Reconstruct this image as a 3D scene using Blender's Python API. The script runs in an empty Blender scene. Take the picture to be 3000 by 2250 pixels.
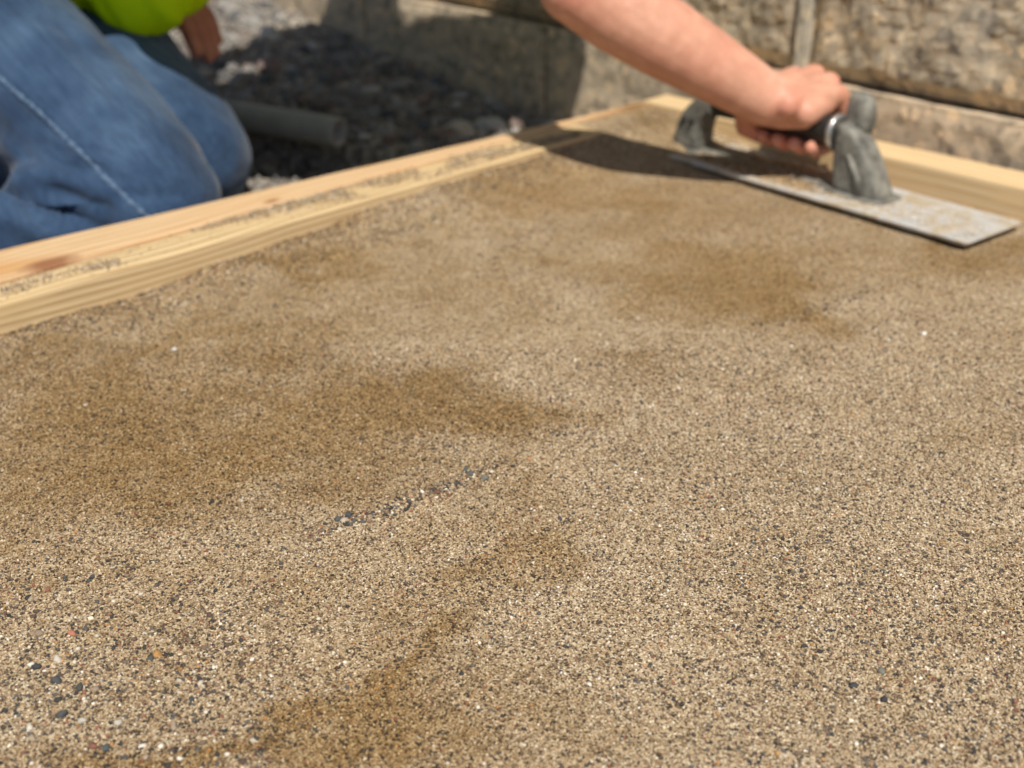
import bpy, bmesh, math, random
import numpy as np
from mathutils import Vector, Matrix, noise as mnoise
from mathutils.bvhtree import BVHTree

random.seed(7)
rng = np.random.default_rng(11)
sc = bpy.context.scene
COL = sc.collection

# ------------------------------------------------------------------ camera
CAM_H, PITCH, FPX = 0.46, math.radians(25.2), 4000.0      # FPX for a 3000 px wide frame
cd = bpy.data.cameras.new('camera')
cam = bpy.data.objects.new('camera', cd)
COL.objects.link(cam)
cam.location = (0, 0, CAM_H)
cam.rotation_euler = (math.pi / 2 - PITCH, 0, 0)
cd.sensor_width = 36.0
cd.lens = 36.0 * FPX / 3000.0
cd.clip_start = 0.02
cd.clip_end = 500
cd.dof.use_dof = True
cd.dof.focus_distance = 0.825
cd.dof.aperture_fstop = 6.2
sc.camera = cam

# ------------------------------------------------------------------ light
SUN_EL = math.radians(58)
SUN_AZ = (0.20, -0.980)
S = Vector((SUN_AZ[0] * math.cos(SUN_EL), SUN_AZ[1] * math.cos(SUN_EL), math.sin(SUN_EL))).normalized()
w = bpy.data.worlds.new('World')
sc.world = w
w.use_nodes = True
nt = w.node_tree
bg = nt.nodes['Background']
sky = nt.nodes.new('ShaderNodeTexSky')
sky.sky_type = 'NISHITA'
sky.sun_disc = False
sky.sun_elevation = SUN_EL
sky.sun_rotation = math.atan2(S.x, S.y)
nt.links.new(sky.outputs[0], bg.inputs[0])
bg.inputs[1].default_value = 0.075
sl = bpy.data.lights.new('sun', 'SUN')
sl.energy = 4.8
sl.angle = math.radians(0.53)
sl.color = (1.0, 0.945, 0.845)
sun = bpy.data.objects.new('sun', sl)
COL.objects.link(sun)
sun.rotation_euler = S.to_track_quat('Z', 'Y').to_euler()
sun.location = (0, 0, 5)
sc.view_settings.view_transform = 'Standard'
sc.view_settings.look = 'None'
sc.view_settings.exposure = 0.0
sc.view_settings.gamma = 1.0
sc.view_settings.use_curve_mapping = False

# ------------------------------------------------------------------ helpers
CP, SP = math.cos(PITCH), math.sin(PITCH)

def ray(u, v):
    x, y = (u - 1500) / FPX, (1125 - v) / FPX
    return np.array([x, CP + y * SP, -SP + y * CP])

def at(u, v, z=0.0):
    """point of the place at height z seen at photograph pixel (u, v)"""
    d = ray(u, v)
    return np.array([0, 0, CAM_H]) + d * ((z - CAM_H) / d[2])

def at_depth(u, v, t):
    return Vector(np.array([0, 0, CAM_H]) + ray(u, v) * t)

def tag(o, label=None, cat=None, group=None, kind=None):
    if label: o['label'] = label
    if cat: o['category'] = cat
    if group: o['group'] = group
    if kind: o['kind'] = kind
    return o

def link(name, me, mat=None, parent=None, smooth=False):
    o = bpy.data.objects.new(name, me)
    COL.objects.link(o)
    if mat and not me.materials:
        me.materials.append(mat)
    if parent:
        o.parent = parent
    if smooth:
        me.polygons.foreach_set('use_smooth', np.ones(len(me.polygons), dtype=bool))
    return o

def bm_obj(name, bm, mat=None, parent=None, smooth=False):
    me = bpy.data.meshes.new(name)
    bm.to_mesh(me)
    bm.free()
    return link(name, me, mat, parent, smooth)

def empty(name, loc, rz=0.0):
    o = bpy.data.objects.new(name, None)
    COL.objects.link(o)
    o.location = loc
    o.rotation_euler = (0, 0, rz)
    o.empty_display_size = 0.05
    return o

def np_mesh(name, V, F, k):
    """V (n,3), F (m,k) -> mesh"""
    me = bpy.data.meshes.new(name)
    n, m = len(V), len(F)
    me.vertices.add(n)
    me.vertices.foreach_set('co', np.ascontiguousarray(V, dtype=np.float32).ravel())
    me.loops.add(m * k)
    me.loops.foreach_set('vertex_index', np.ascontiguousarray(F, dtype=np.int32).ravel())
    me.polygons.add(m)
    me.polygons.foreach_set('loop_start', np.arange(0, m * k, k, dtype=np.int32))
    me.update(calc_edges=True)
    return me

def vnoise(P, scale, seed=0):
    """smooth value noise on (n,d) points, range 0..1"""
    P = np.asarray(P, dtype=np.float64) / scale + 1000.0 + seed * 17.31
    I = np.floor(P).astype(np.int64)
    f = P - I
    f = f * f * (3 - 2 * f)
    d = P.shape[1]
    out = np.zeros(len(P))
    pr = [374761393, 668265263, 2147483647 // 3]
    for c in range(1 << d):
        h = np.full(len(P), seed * 1274126177, dtype=np.int64)
        wgt = np.ones(len(P))
        for k in range(d):
            b = (c >> k) & 1
            h = h + (I[:, k] + b) * pr[k]
            wgt = wgt * (f[:, k] if b else 1 - f[:, k])
        h = (h ^ (h >> 13)) * 1274126177
        h = (h ^ (h >> 16)) & 0xFFFFFF
        out += wgt * (h / float(0xFFFFFF))
    return out

def fbm(P, scale, oct=4, seed=0):
    o, a, t = 0, 1.0, 0
    for i in range(oct):
        o = o + a * vnoise(P, scale / 2 ** i, seed + i)
        t += a
        a *= 0.5
    return o / t

def sstep(a, b, x):
    t = np.clip((x - a) / (b - a), 0, 1)
    return t * t * (3 - 2 * t)

# ------------------------------------------------------------------ materials
def mat(name, base=(0.5, 0.5, 0.5), rough=0.8, spec=0.3):
    m = bpy.data.materials.new(name)
    m.use_nodes = True
    b = m.node_tree.nodes['Principled BSDF']
    b.inputs['Base Color'].default_value = (*base, 1)
    b.inputs['Roughness'].default_value = rough
    b.inputs['Specular IOR Level'].default_value = spec
    return m, m.node_tree, b

def N(nt, typ, **kw):
    n = nt.nodes.new('ShaderNode' + typ)
    for k, v in kw.items():
        if k.startswith('i_'):
            n.inputs[k[2:].replace('_', ' ')].default_value = v
        else:
            setattr(n, k, v)
    return n

def ramp(nt, stops, interp='LINEAR'):
    r = nt.nodes.new('ShaderNodeValToRGB')
    r.color_ramp.interpolation = interp
    e = r.color_ramp.elements
    while len(e) < len(stops):
        e.new(0.5)
    for el, (p, c) in zip(e, stops):
        el.position = p
        el.color = (*c, 1)
    return r

def mix(nt, a, b, fac, mode='MIX'):
    n = nt.nodes.new('ShaderNodeMix')
    n.data_type = 'RGBA'
    n.blend_type = mode
    for sock, val in ((n.inputs[0], fac), (n.inputs[6], a), (n.inputs[7], b)):
        if hasattr(val, 'is_linked') or hasattr(val, 'links'):
            nt.links.new(val, sock)
        elif isinstance(val, (int, float)):
            sock.default_value = val
        else:
            sock.default_value = (*val, 1)
    return n.outputs[2]

def bump(nt, b, height, strength=0.3, dist=0.002):
    n = N(nt, 'Bump')
    n.inputs['Strength'].default_value = strength
    n.inputs['Distance'].default_value = dist
    nt.links.new(height, n.inputs['Height'])
    nt.links.new(n.outputs[0], b.inputs['Normal'])
    return n

def noise_tex(nt, vec, scale, detail=4, rough=0.55):
    n = N(nt, 'TexNoise')
    n.inputs['Scale'].default_value = scale
    n.inputs['Detail'].default_value = detail
    n.inputs['Roughness'].default_value = rough
    if vec is not None:
        nt.links.new(vec, n.inputs['Vector'])
    return n

def objco(nt, scale=(1, 1, 1)):
    tc = N(nt, 'TexCoord')
    mp = N(nt, 'Mapping')
    mp.inputs['Scale'].default_value = scale
    nt.links.new(tc.outputs['Object'], mp.inputs['Vector'])
    return mp.outputs[0]

def m_wood(name, pale, dark, stain, seed, ring=210.0, tone=1.0, knots=()):
    m, nt, b = mat(name, rough=0.62, spec=0.25)
    co = objco(nt)
    sep = N(nt, 'SeparateXYZ'); nt.links.new(co, sep.inputs[0])
    # slow wander of the grain along the board
    lo = objco(nt, (2.2, 9, 9))
    wob = noise_tex(nt, lo, 1.0, 2)
    # distance from a pith outside the board -> growth rings
    cmb = N(nt, 'CombineXYZ')
    def math_(op, a, bb):
        n = N(nt, 'Math', operation=op)
        for s, v in zip(n.inputs, (a, bb)):
            if isinstance(v, (int, float)): s.default_value = v
            else: nt.links.new(v, s)
        return n.outputs[0]
    yy = math_('ADD', sep.outputs[1], 0.05 + 0.013 * seed)
    zz = math_('ADD', sep.outputs[2], 0.075 - 0.011 * seed)
    r2 = math_('SQRT', math_('ADD', math_('MULTIPLY', yy, yy), math_('MULTIPLY', zz, zz)), 0)
    r2 = math_('ADD', r2, math_('MULTIPLY', wob.outputs[0], 0.022))
    ph = math_('MULTIPLY', r2, ring)
    ph = math_('ADD', ph, math_('MULTIPLY', noise_tex(nt, objco(nt, (3, 60, 60)), 1.0, 2).outputs[0], 0.5))
    fr = math_('FRACT', ph, 0)
    rr = ramp(nt, [(0.0, pale), (0.55, tuple(0.6 * p + 0.4 * d for p, d in zip(pale, dark))), (0.88, dark), (1.0, pale)])
    nt.links.new(fr, rr.inputs[0])
    fib = noise_tex(nt, objco(nt, (14, 420, 420)), 1.0, 5, 0.65)
    fr2 = ramp(nt, [(0.3, (0.82, 0.80, 0.76)), (0.7, (1.0, 1.0, 1.0))])
    nt.links.new(fib.outputs[0], fr2.inputs[0])
    c = mix(nt, rr.outputs[0], fr2.outputs[0], 1.0, 'MULTIPLY')
    blot = noise_tex(nt, objco(nt, (6, 26, 26)), 1.0, 3)
    br = ramp(nt, [(0.52, (0, 0, 0)), (0.74, (1, 1, 1))])
    nt.links.new(blot.outputs[0], br.inputs[0])
    c = mix(nt, c, stain, math_('MULTIPLY', br.outputs[0], 0.75))
    for kx, ky, kz, kr in knots:
        vm = N(nt, 'VectorMath', operation='DISTANCE')
        mp = N(nt, 'Mapping'); mp.inputs['Location'].default_value = (-kx, -ky, -kz)
        mp.inputs['Scale'].default_value = (0.5, 1.0, 1.0)
        mp.inputs['Location'].default_value = (-kx * 0.5, -ky, -kz)
        nt.links.new(N(nt, 'TexCoord').outputs['Object'], mp.inputs['Vector'])
        nt.links.new(mp.outputs[0], vm.inputs[0]); vm.inputs[1].default_value = (0, 0, 0)
        dn = math_('ADD', vm.outputs['Value'], math_('MULTIPLY', noise_tex(nt, objco(nt, (60, 120, 120)), 1.0, 3).outputs[0], kr * 0.8))
        kf = ramp(nt, [(0.0, (1, 1, 1)), (0.55, (0.85, 0.85, 0.85)), (1.0, (0, 0, 0))])
        nt.links.new(math_('DIVIDE', dn, kr * 2.1), kf.inputs[0])
        c = mix(nt, c, (0.26, 0.10, 0.045), kf.outputs[0])
    nt.links.new(c, b.inputs['Base Color'])
    hgt = math_('ADD', math_('MULTIPLY', fr, 0.35), fib.outputs[0])
    bump(nt, b, hgt, 0.25, 0.0008)
    return m

M = {}
# sand: damp is a per-vertex moisture attribute of the bed
def m_sand():
    m, nt, b = mat('sand', rough=0.95, spec=0.15)
    co = objco(nt)
    v1 = N(nt, 'TexVoronoi'); v1.inputs['Scale'].default_value = 900
    nt.links.new(co, v1.inputs['Vector'])
    sp = N(nt, 'SeparateColor'); nt.links.new(v1.outputs['Color'], sp.inputs[0])
    r = ramp(nt, [(0.0, (0.06, 0.042, 0.03)), (0.15, (0.15, 0.10, 0.06)), (0.27, (0.30, 0.215, 0.13)),
                  (0.55, (0.43, 0.32, 0.20)), (0.75, (0.53, 0.405, 0.265)), (0.92, (0.67, 0.56, 0.40)), (1.0, (0.76, 0.67, 0.52))])
    nt.links.new(sp.outputs[0], r.inputs[0])
    big = noise_tex(nt, co, 9, 4)
    br = ramp(nt, [(0.3, (0.86, 0.84, 0.80)), (0.7, (1.05, 1.05, 1.05))])
    nt.links.new(big.outputs[0], br.inputs[0])
    c = mix(nt, r.outputs[0], br.outputs[0], 1.0, 'MULTIPLY')
    at_ = N(nt, 'Attribute', attribute_name='damp')
    wet = mix(nt, c, (0.61, 0.495, 0.305), 1.0, 'MULTIPLY')
    c = mix(nt, c, wet, at_.outputs['Fac'])
    nt.links.new(c, b.inputs['Base Color'])
    bump(nt, b, v1.outputs['Distance'], 0.7, 0.0010)
    return m
M['sand'] = m_sand()

def m_vcol(name, rough, spec=0.3):
    m, nt, b = mat(name, rough=rough, spec=spec)
    a = N(nt, 'Attribute', attribute_name='col')
    nt.links.new(a.outputs['Color'], b.inputs['Base Color'])
    return m
M['grain'] = m_vcol('sand_grain', 0.75, 0.3)

def m_objcol(name, rough, scale, amp=0.35):
    m, nt, b = mat(name, rough=rough, spec=0.35)
    oi = N(nt, 'ObjectInfo')
    n = noise_tex(nt, objco(nt), scale, 5, 0.65)
    r = ramp(nt, [(0.25, (1 - amp,) * 3), (0.75, (1 + amp * 0.5,) * 3)])
    nt.links.new(n.outputs[0], r.inputs[0])
    c = mix(nt, oi.outputs['Color'], r.outputs[0], 1.0, 'MULTIPLY')
    nt.links.new(c, b.inputs['Base Color'])
    bump(nt, b, n.outputs[0], 0.4, 0.0006)
    return m
M['pebble'] = m_objcol('pebble_stone', 0.85, 500)
M['stone'] = m_objcol('gravel_stone', 0.85, 90)

M['wood_inner'] = m_wood('pine_yellow', (0.78, 0.61, 0.37), (0.44, 0.27, 0.115), (0.70, 0.51, 0.26), 0, 150)
M['wood_back'] = m_wood('pine_pale', (0.80, 0.62, 0.385), (0.64, 0.43, 0.21), (0.76, 0.55, 0.30), 2, 120)

def m_block(name, cols, dust):
    m, nt, b = mat(name, rough=0.95, spec=0.1)
    co = objco(nt)
    oi = N(nt, 'ObjectInfo')
    off = N(nt, 'VectorMath', operation='ADD')
    sc_ = N(nt, 'VectorMath', operation='SCALE'); sc_.inputs['Scale'].default_value = 13.0
    cx = N(nt, 'CombineXYZ'); nt.links.new(oi.outputs['Random'], cx.inputs[0]); nt.links.new(oi.outputs['Random'], cx.inputs[1])
    nt.links.new(cx.outputs[0], sc_.inputs[0]); nt.links.new(co, off.inputs[0]); nt.links.new(sc_.outputs[0], off.inputs[1])
    co = off.outputs[0]
    n1 = noise_tex(nt, co, 9, 3, 0.5)
    r1 = ramp(nt, [(0.35, cols[0]), (0.52, cols[1]), (0.68, cols[2])])
    nt.links.new(n1.outputs[0], r1.inputs[0])
    v = N(nt, 'TexVoronoi'); v.inputs['Scale'].default_value = 85; nt.links.new(co, v.inputs['Vector'])
    sp = N(nt, 'SeparateColor'); nt.links.new(v.outputs['Color'], sp.inputs[0])
    r2 = ramp(nt, [(0.0, (0.35, 0.36, 0.38)), (0.25, (0.7, 0.68, 0.66)), (0.6, (1.0, 1.0, 1.0)), (0.9, (1.35, 1.25, 1.1)), (1, (1.6, 1.45, 1.2))])
    nt.links.new(sp.outputs[0], r2.inputs[0])
    c = mix(nt, r1.outputs[0], r2.outputs[0], 0.8, 'MULTIPLY')
    n2 = noise_tex(nt, co, 45, 5, 0.6)
    r3 = ramp(nt, [(0.45, (0, 0, 0)), (0.7, (1, 1, 1))])
    nt.links.new(n2.outputs[0], r3.inputs[0])
    c = mix(nt, c, dust, r3.outputs[0])
    nt.links.new(c, b.inputs['Base Color'])
    n3 = noise_tex(nt, co, 260, 5, 0.7)
    bump(nt, b, n3.outputs[0], 0.8, 0.003)
    return m
M['block_up'] = m_block('split_face_dark', [(0.38, 0.335, 0.27), (0.47, 0.40, 0.30), (0.62, 0.47, 0.31)], (0.58, 0.47, 0.335))
M['block_low'] = m_block('split_face_tan', [(0.46, 0.39, 0.30), (0.55, 0.45, 0.335), (0.62, 0.50, 0.365)], (0.60, 0.49, 0.36))
M['mortar'] = m_block('mortar', [(0.50, 0.46, 0.38), (0.54, 0.49, 0.40), (0.58, 0.52, 0.43)], (0.56, 0.51, 0.42))

def m_ground():
    m, nt, b = mat('gravel_bed', rough=0.95, spec=0.1)
    co = objco(nt)
    v = N(nt, 'TexVoronoi'); v.inputs['Scale'].default_value = 110; nt.links.new(co, v.inputs['Vector'])
    sp = N(nt, 'SeparateColor'); nt.links.new(v.outputs['Color'], sp.inputs[0])
    r = ramp(nt, [(0, (0.12, 0.11, 0.10)), (0.5, (0.26, 0.24, 0.21)), (1, (0.46, 0.42, 0.36))])
    nt.links.new(sp.outputs[0], r.inputs[0])
    n = noise_tex(nt, co, 7, 4)
    r2 = ramp(nt, [(0.35, (0.7, 0.7, 0.72)), (0.65, (1.1, 1.05, 0.98))]); nt.links.new(n.outputs[0], r2.inputs[0])
    nt.links.new(mix(nt, r.outputs[0], r2.outputs[0], 1.0, 'MULTIPLY'), b.inputs['Base Color'])
    bump(nt, b, v.outputs['Distance'], 0.9, 0.006)
    return m
M['ground'] = m_ground()

def m_denim():
    m, nt, b = mat('denim', rough=0.85, spec=0.12)
    b.inputs['Sheen Weight'].default_value = 0.15
    tc = N(nt, 'TexCoord')
    n1 = noise_tex(nt, tc.outputs['Object'], 11, 4, 0.55)
    r1 = ramp(nt, [(0.30, (0.018, 0.038, 0.080)), (0.5, (0.032, 0.063, 0.124)), (0.74, (0.062, 0.108, 0.186))])
    nt.links.new(n1.outputs[0], r1.inputs[0])
    # slub streaks of the warp, running down the thigh
    mp = N(nt, 'Mapping'); mp.inputs['Scale'].default_value = (18, 170, 170)
    nt.links.new(N(nt, 'Attribute', attribute_name='warp').outputs['Vector'], mp.inputs['Vector'])
    n2 = noise_tex(nt, mp.outputs[0], 1.0, 4, 0.6)
    r2 = ramp(nt, [(0.3, (0.72, 0.74, 0.78)), (0.7, (1.25, 1.22, 1.16))])
    nt.links.new(n2.outputs[0], r2.inputs[0])
    c = mix(nt, r1.outputs[0], r2.outputs[0], 1.0, 'MULTIPLY')
    nt.links.new(c, b.inputs['Base Color'])
    n3 = noise_tex(nt, tc.outputs['Object'], 1400, 2)
    bump(nt, b, n3.outputs[0], 0.35, 0.0006)
    return m
M['denim'] = m_denim()

def m_noise(name, c0, c1, scale, rough=0.6, spec=0.3, bs=0.2, bd=0.001, metal=0.0, detail=4):
    m, nt, b = mat(name, rough=rough, spec=spec)
    n = noise_tex(nt, objco(nt), scale, detail, 0.6)
    r = ramp(nt, [(0.3, c0), (0.7, c1)])
    nt.links.new(n.outputs[0], r.inputs[0])
    nt.links.new(r.outputs[0], b.inputs['Base Color'])
    b.inputs['Metallic'].default_value = metal
    bump(nt, b, n.outputs[0], bs, bd)
    return m
M['seam'] = m_noise('denim_seam', (0.04, 0.07, 0.13), (0.135, 0.20, 0.285), 170, 0.9, 0.1)
M['lime'] = m_noise('high_visibility_lime', (0.50, 0.72, 0.0), (0.60, 0.84, 0.004), 14, 0.7, 0.15, 0.3, 0.004)
M['hair'] = m_noise('brown_hair', (0.05, 0.028, 0.014), (0.10, 0.055, 0.03), 200, 0.5)
M['boot'] = m_noise('tan_boot', (0.20, 0.11, 0.05), (0.28, 0.16, 0.08), 40, 0.7)
M['pvc'] = m_noise('grey_pvc', (0.30, 0.29, 0.26), (0.40, 0.385, 0.34), 30, 0.5, 0.35, 0.1)
M['rubber'] = m_noise('black_rubber', (0.018, 0.017, 0.016), (0.05, 0.045, 0.04), 90, 0.6)
M['cast'] = m_noise('dusty_cast_metal', (0.085, 0.082, 0.072), (0.29, 0.28, 0.24), 60, 0.7, 0.35, 0.8, 0.004, 0.15)
M['ferrule'] = m_noise('bright_metal', (0.42, 0.41, 0.38), (0.6, 0.59, 0.56), 120, 0.35, 0.5, 0.1, 0.001, 0.8)

def m_skin():
    m, nt, b = mat('skin', rough=0.5, spec=0.35)
    co = objco(nt)
    n = noise_tex(nt, co, 22, 3)
    r = ramp(nt, [(0.3, (0.60, 0.29, 0.20)), (0.55, (0.65, 0.345, 0.24)), (0.75, (0.69, 0.395, 0.285))])
    nt.links.new(n.outputs[0], r.inputs[0])
    at_ = N(nt, 'Attribute', attribute_name='flush')
    n5 = noise_tex(nt, co, 60, 4)
    r5 = ramp(nt, [(0.35, (0.90, 0.85, 0.82)), (0.65, (1.05, 1.03, 1.02))]); nt.links.new(n5.outputs[0], r5.inputs[0])
    c = mix(nt, r.outputs[0], (0.62, 0.24, 0.17), at_.outputs['Fac'])
    c = mix(nt, c, r5.outputs[0], 1.0, 'MULTIPLY')
    nt.links.new(c, b.inputs['Base Color'])
    b.inputs['Subsurface Weight'].default_value = 0.12
    b.inputs['Subsurface Radius'].default_value = (0.012, 0.005, 0.003)
    b.inputs['Subsurface Scale'].default_value = 0.5
    f = noise_tex(nt, co, 350, 4)
    bump(nt, b, f.outputs[0], 0.25, 0.0008)
    return m
M['skin'] = m_skin()

def m_blade():
    m, nt, b = mat('scuffed_steel', rough=0.4, spec=0.5)
    co = objco(nt)
    n = noise_tex(nt, co, 38, 5, 0.65)
    r = ramp(nt, [(0.42, (0, 0, 0)), (0.60, (1, 1, 1))])
    nt.links.new(n.outputs[0], r.inputs[0])
    n2 = noise_tex(nt, objco(nt, (60, 300, 60)), 1.0, 4)
    rm = ramp(nt, [(0.3, (0.46, 0.46, 0.45)), (0.7, (0.76, 0.76, 0.75))]); nt.links.new(n2.outputs[0], rm.inputs[0])
    c = mix(nt, rm.outputs[0], (0.42, 0.34, 0.23), r.outputs[0])
    nt.links.new(c, b.inputs['Base Color'])
    inv = N(nt, 'Math', operation='MULTIPLY_ADD'); nt.links.new(r.outputs[0], inv.inputs[0]); inv.inputs[1].default_value = -0.3; inv.inputs[2].default_value = 0.3
    nt.links.new(inv.outputs[0], b.inputs['Metallic'])
    ro = N(nt, 'Math', operation='MULTIPLY_ADD'); nt.links.new(r.outputs[0], ro.inputs[0]); ro.inputs[1].default_value = 0.4; ro.inputs[2].default_value = 0.45
    nt.links.new(ro.outputs[0], b.inputs['Roughness'])
    bump(nt, b, n.outputs[0], 0.2, 0.001)
    return m
M['blade'] = m_blade()

# ------------------------------------------------------------------ frame lines in plan (board tops at z = .03)
ZT = 0.030
o0, o1 = at(0, 738, ZT)[:2], at(1960, 285, ZT)[:2]
i0, i1 = at(0, 887, ZT)[:2], at(1500, 459, ZT)[:2]
j0, j1 = at(0, 829, ZT)[:2], at(1300, 465, ZT)[:2]
ro0, ro1 = at(1960, 285, ZT)[:2], at(3000, 512, ZT)[:2]
ri0, ri1 = at(1960, 318, ZT)[:2], at(3000, 562, ZT)[:2]

def unit(v):
    return v / np.linalg.norm(v)

def isect(a, b, c, d):
    r, s_ = b - a, d - c
    t = ((c - a)[0] * s_[1] - (c - a)[1] * s_[0]) / (r[0] * s_[1] - r[1] * s_[0])
    return a + r * t

dO, dI, dJ = unit(o1 - o0), unit(i1 - i0), unit(j1 - j0)
dR, dRo = unit(ri1 - ri0), unit(ro1 - ro0)
cin = isect(i0, i1, ri0, ri1)          # inner corner
cout = isect(o0, o1, ro0, ro1)         # outer corner
S_END = (at(1775, 382, ZT)[:2] - i0) @ dI   # the inner board stops short of the corner, sand fills the rest

# ------------------------------------------------------------------ sand bed
nL = np.array([dI[1], -dI[0]])          # from left board into the bed
nR = np.array([dR[1], -dR[0]])
if nR[1] > 0: nR = -nR

def dist_left(P):  return (P - i0) @ nL
def dist_right(P): return (P - ri0) @ nR
RIDGE = [at(930, 1575)[:2], at(1080, 1525)[:2], at(1230, 1470)[:2], at(1330, 1420)[:2], at(1480, 1365)[:2]]
RIDGE3 = [at(600, 800)[:2], at(800, 790)[:2], at(1050, 740)[:2], at(1220, 690)[:2]]
RIDGE4 = [at(1120, 1700)[:2], at(1260, 1790)[:2], at(1400, 1870)[:2], at(1520, 1900)[:2]]
RIDGE5 = [at(1450, 770)[:2], at(1540, 700)[:2], at(1640, 660)[:2]]
RIDGE2 = [at(2290, 960)[:2], at(2450, 905)[:2], at(2590, 850)[:2]]

def seg_dist(P, pts):
    best = np.full(len(P), 1e9)
    for a, b in zip(pts[:-1], pts[1:]):
        ab = b - a
        t = np.clip(((P - a) @ ab) / (ab @ ab), 0, 1)
        best = np.minimum(best, np.linalg.norm(P - (a + t[:, None] * ab), axis=1))
    return best

def zsand(P):
    P = np.asarray(P, dtype=float)
    z = 0.006 * (fbm(P, 0.22, 3, 3) - 0.5) + 0.0022 * (fbm(P, 0.035, 3, 9) - 0.5)
    dl = dist_left(P)
    s_ = (P - i0) @ dI
    sc_ = np.linalg.norm(cin - i0)
    g = 0.002 + 0.024 * sstep(0.08, 0.62, s_)
    z = z + g * np.exp(-np.clip(dl, 0, None) / 0.05) * (0.75 + 0.5 * vnoise(P, 0.05, 21))
    dc = np.linalg.norm(P - cin, axis=1)
    z = z + 0.020 * np.exp(-(dc / 0.12) ** 2) * (0.7 + 0.6 * vnoise(P, 0.04, 5))
    z = z + 0.0022 * np.exp(-(seg_dist(P, RIDGE) / 0.010) ** 2)
    z = z + 0.0022 * np.exp(-(seg_dist(P, RIDGE2) / 0.012) ** 2)
    for rg, hh, ww in ((RIDGE3, .0025, .012), (RIDGE4, .0016, .010), (RIDGE5, .002, .009)):
        z = z + hh * np.exp(-(seg_dist(P, rg) / ww) ** 2)
    # faint arcs left by the float
    rr_ = np.linalg.norm(P - np.array([-0.55, 0.15]), axis=1)
    z = z + 0.0007 * np.sin(rr_ * 62 + 5 * fbm(P, .3, 2, 8)) * fbm(P, .2, 2, 44)
    # level under the trowel
    d = np.linalg.norm((P - np.array([0.343, 1.492])), axis=1)
    z = z * (1 - 0.7 * np.exp(-(d / 0.14) ** 4))
    return np.minimum(z, 0.0265)

# moist patches: (u, v, half-width px, half-height px, strength)
DAMP = [(900, 1290, 640, 210, 0.88), (420, 1390, 620, 210, 0.75), (1230, 1200, 380, 110, 0.85), (150, 1240, 420, 150, 0.6),
        (1400, 1760, 260, 150, 0.7), (1240, 1690, 170, 80, 0.6), (820, 2150, 480, 170, 0.9), (1130, 2010, 240, 120, 0.7), (1330, 1950, 150, 90, 0.5),
        (2130, 830, 330, 140, 0.72), (2350, 925, 170, 45, 0.6), (1700, 790, 260, 55, 0.5), (560, 1010, 480, 75, 0.6), (960, 785, 320, 40, 0.8),
        (2900, 760, 300, 70, 0.7), (120, 1060, 260, 80, 0.6), (1500, 560, 420, 60, 0.5), (1750, 560, 420, 60, 0.45), (1750, 1010, 200, 50, 0.5),
        (1870, 400, 180, 70, 0.6), (2950, 1230, 200, 50, 0.3), (350, 1250, 1200, 450, 0.40), (1350, 620, 1200, 190, 0.35), (900, 900, 800, 130, 0.35),
        (300, 830, 560, 100, 0.4), (2500, 780, 800, 120, 0.3), (1100, 2100, 800, 170, 0.35), (60, 1800, 140, 90, .35), (2200, 640, 400, 80, .35), (1600, 1620, 300, 60, .2)]
DP = []
for u, v, a, h, k in DAMP:
    c = at(u, v)[:2]
    ex = np.linalg.norm(at(u + a, v)[:2] - c)
    ey = 0.5 * np.linalg.norm(at(u, v - h)[:2] - at(u, v + h)[:2])
    DP.append((c, ex, ey, k))

def damp(P):
    P = np.asarray(P, dtype=float)
    wv = np.stack([fbm(P, 0.07, 4, 31) - 0.5, fbm(P, 0.07, 4, 47) - 0.5], 1) * 0.20
    Q = P + wv
    dry = np.ones(len(P))
    for c, ex, ey, k in DP:
        r = np.sqrt(((Q[:, 0] - c[0]) / ex) ** 2 + ((Q[:, 1] - c[1]) / ey) ** 2)
        dry = dry * (1 - k * (1 - sstep(0.30, 1.30, r)))
    d = 1 - dry
    s_ = (P - i0) @ dI
    d = np.maximum(d, 0.75 * np.exp(-np.clip(dist_left(P), 0, None) / 0.035) * (1 - sstep(.35, .6, s_)))
    d = d + 0.6 * (fbm(P, 0.11, 4, 77) - 0.5) + 0.5 * (fbm(P, 0.022, 3, 99) - 0.5) + 0.30 * (vnoise(P, 0.004, 13) - 0.5)
    return np.clip(0.08 + 0.82 * d, 0, 0.9)

def axis(lo, hi, fine_lo, fine_hi, step, coarse):
    a = np.arange(lo, fine_lo, coarse)
    b = np.arange(fine_lo, fine_hi, step)
    c = np.arange(fine_hi, hi + coarse, coarse)
    return np.concatenate([a, b, c])

gx = axis(-1.6, 1.7, -0.62, 0.72, 0.0045, 0.03)
gy = axis(-1.1, 1.9, 0.42, 1.9, 0.0045, 0.04)
X, Y = np.meshgrid(gx, gy)
P2 = np.stack([X.ravel(), Y.ravel()], 1)
inside = ((dist_left(P2) > -0.012) | (((P2 - i0) @ dI > S_END - .01) & (dist_left(P2) > -0.075))) & (dist_right(P2) > -0.012)
zz = zsand(P2)
nx, ny = len(gx), len(gy)
idx = np.arange(nx * ny).reshape(ny, nx)
F = np.stack([idx[:-1, :-1], idx[:-1, 1:], idx[1:, 1:], idx[1:, :-1]], -1).reshape(-1, 4)
F = F[inside[F].all(1)]
used = np.unique(F)
remap = np.full(nx * ny, -1); remap[used] = np.arange(len(used))
V = np.column_stack([P2[used], zz[used]])
me = np_mesh('sand_bed', V, remap[F], 4)
me.attributes.new('damp', 'FLOAT', 'POINT').data.foreach_set('value', damp(P2[used]).astype(np.float32))
sand_bed = tag(link('sand_bed', me, M['sand'], smooth=True), 'damp tan sand bed smoothed inside the timber frame', kind='structure')

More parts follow.
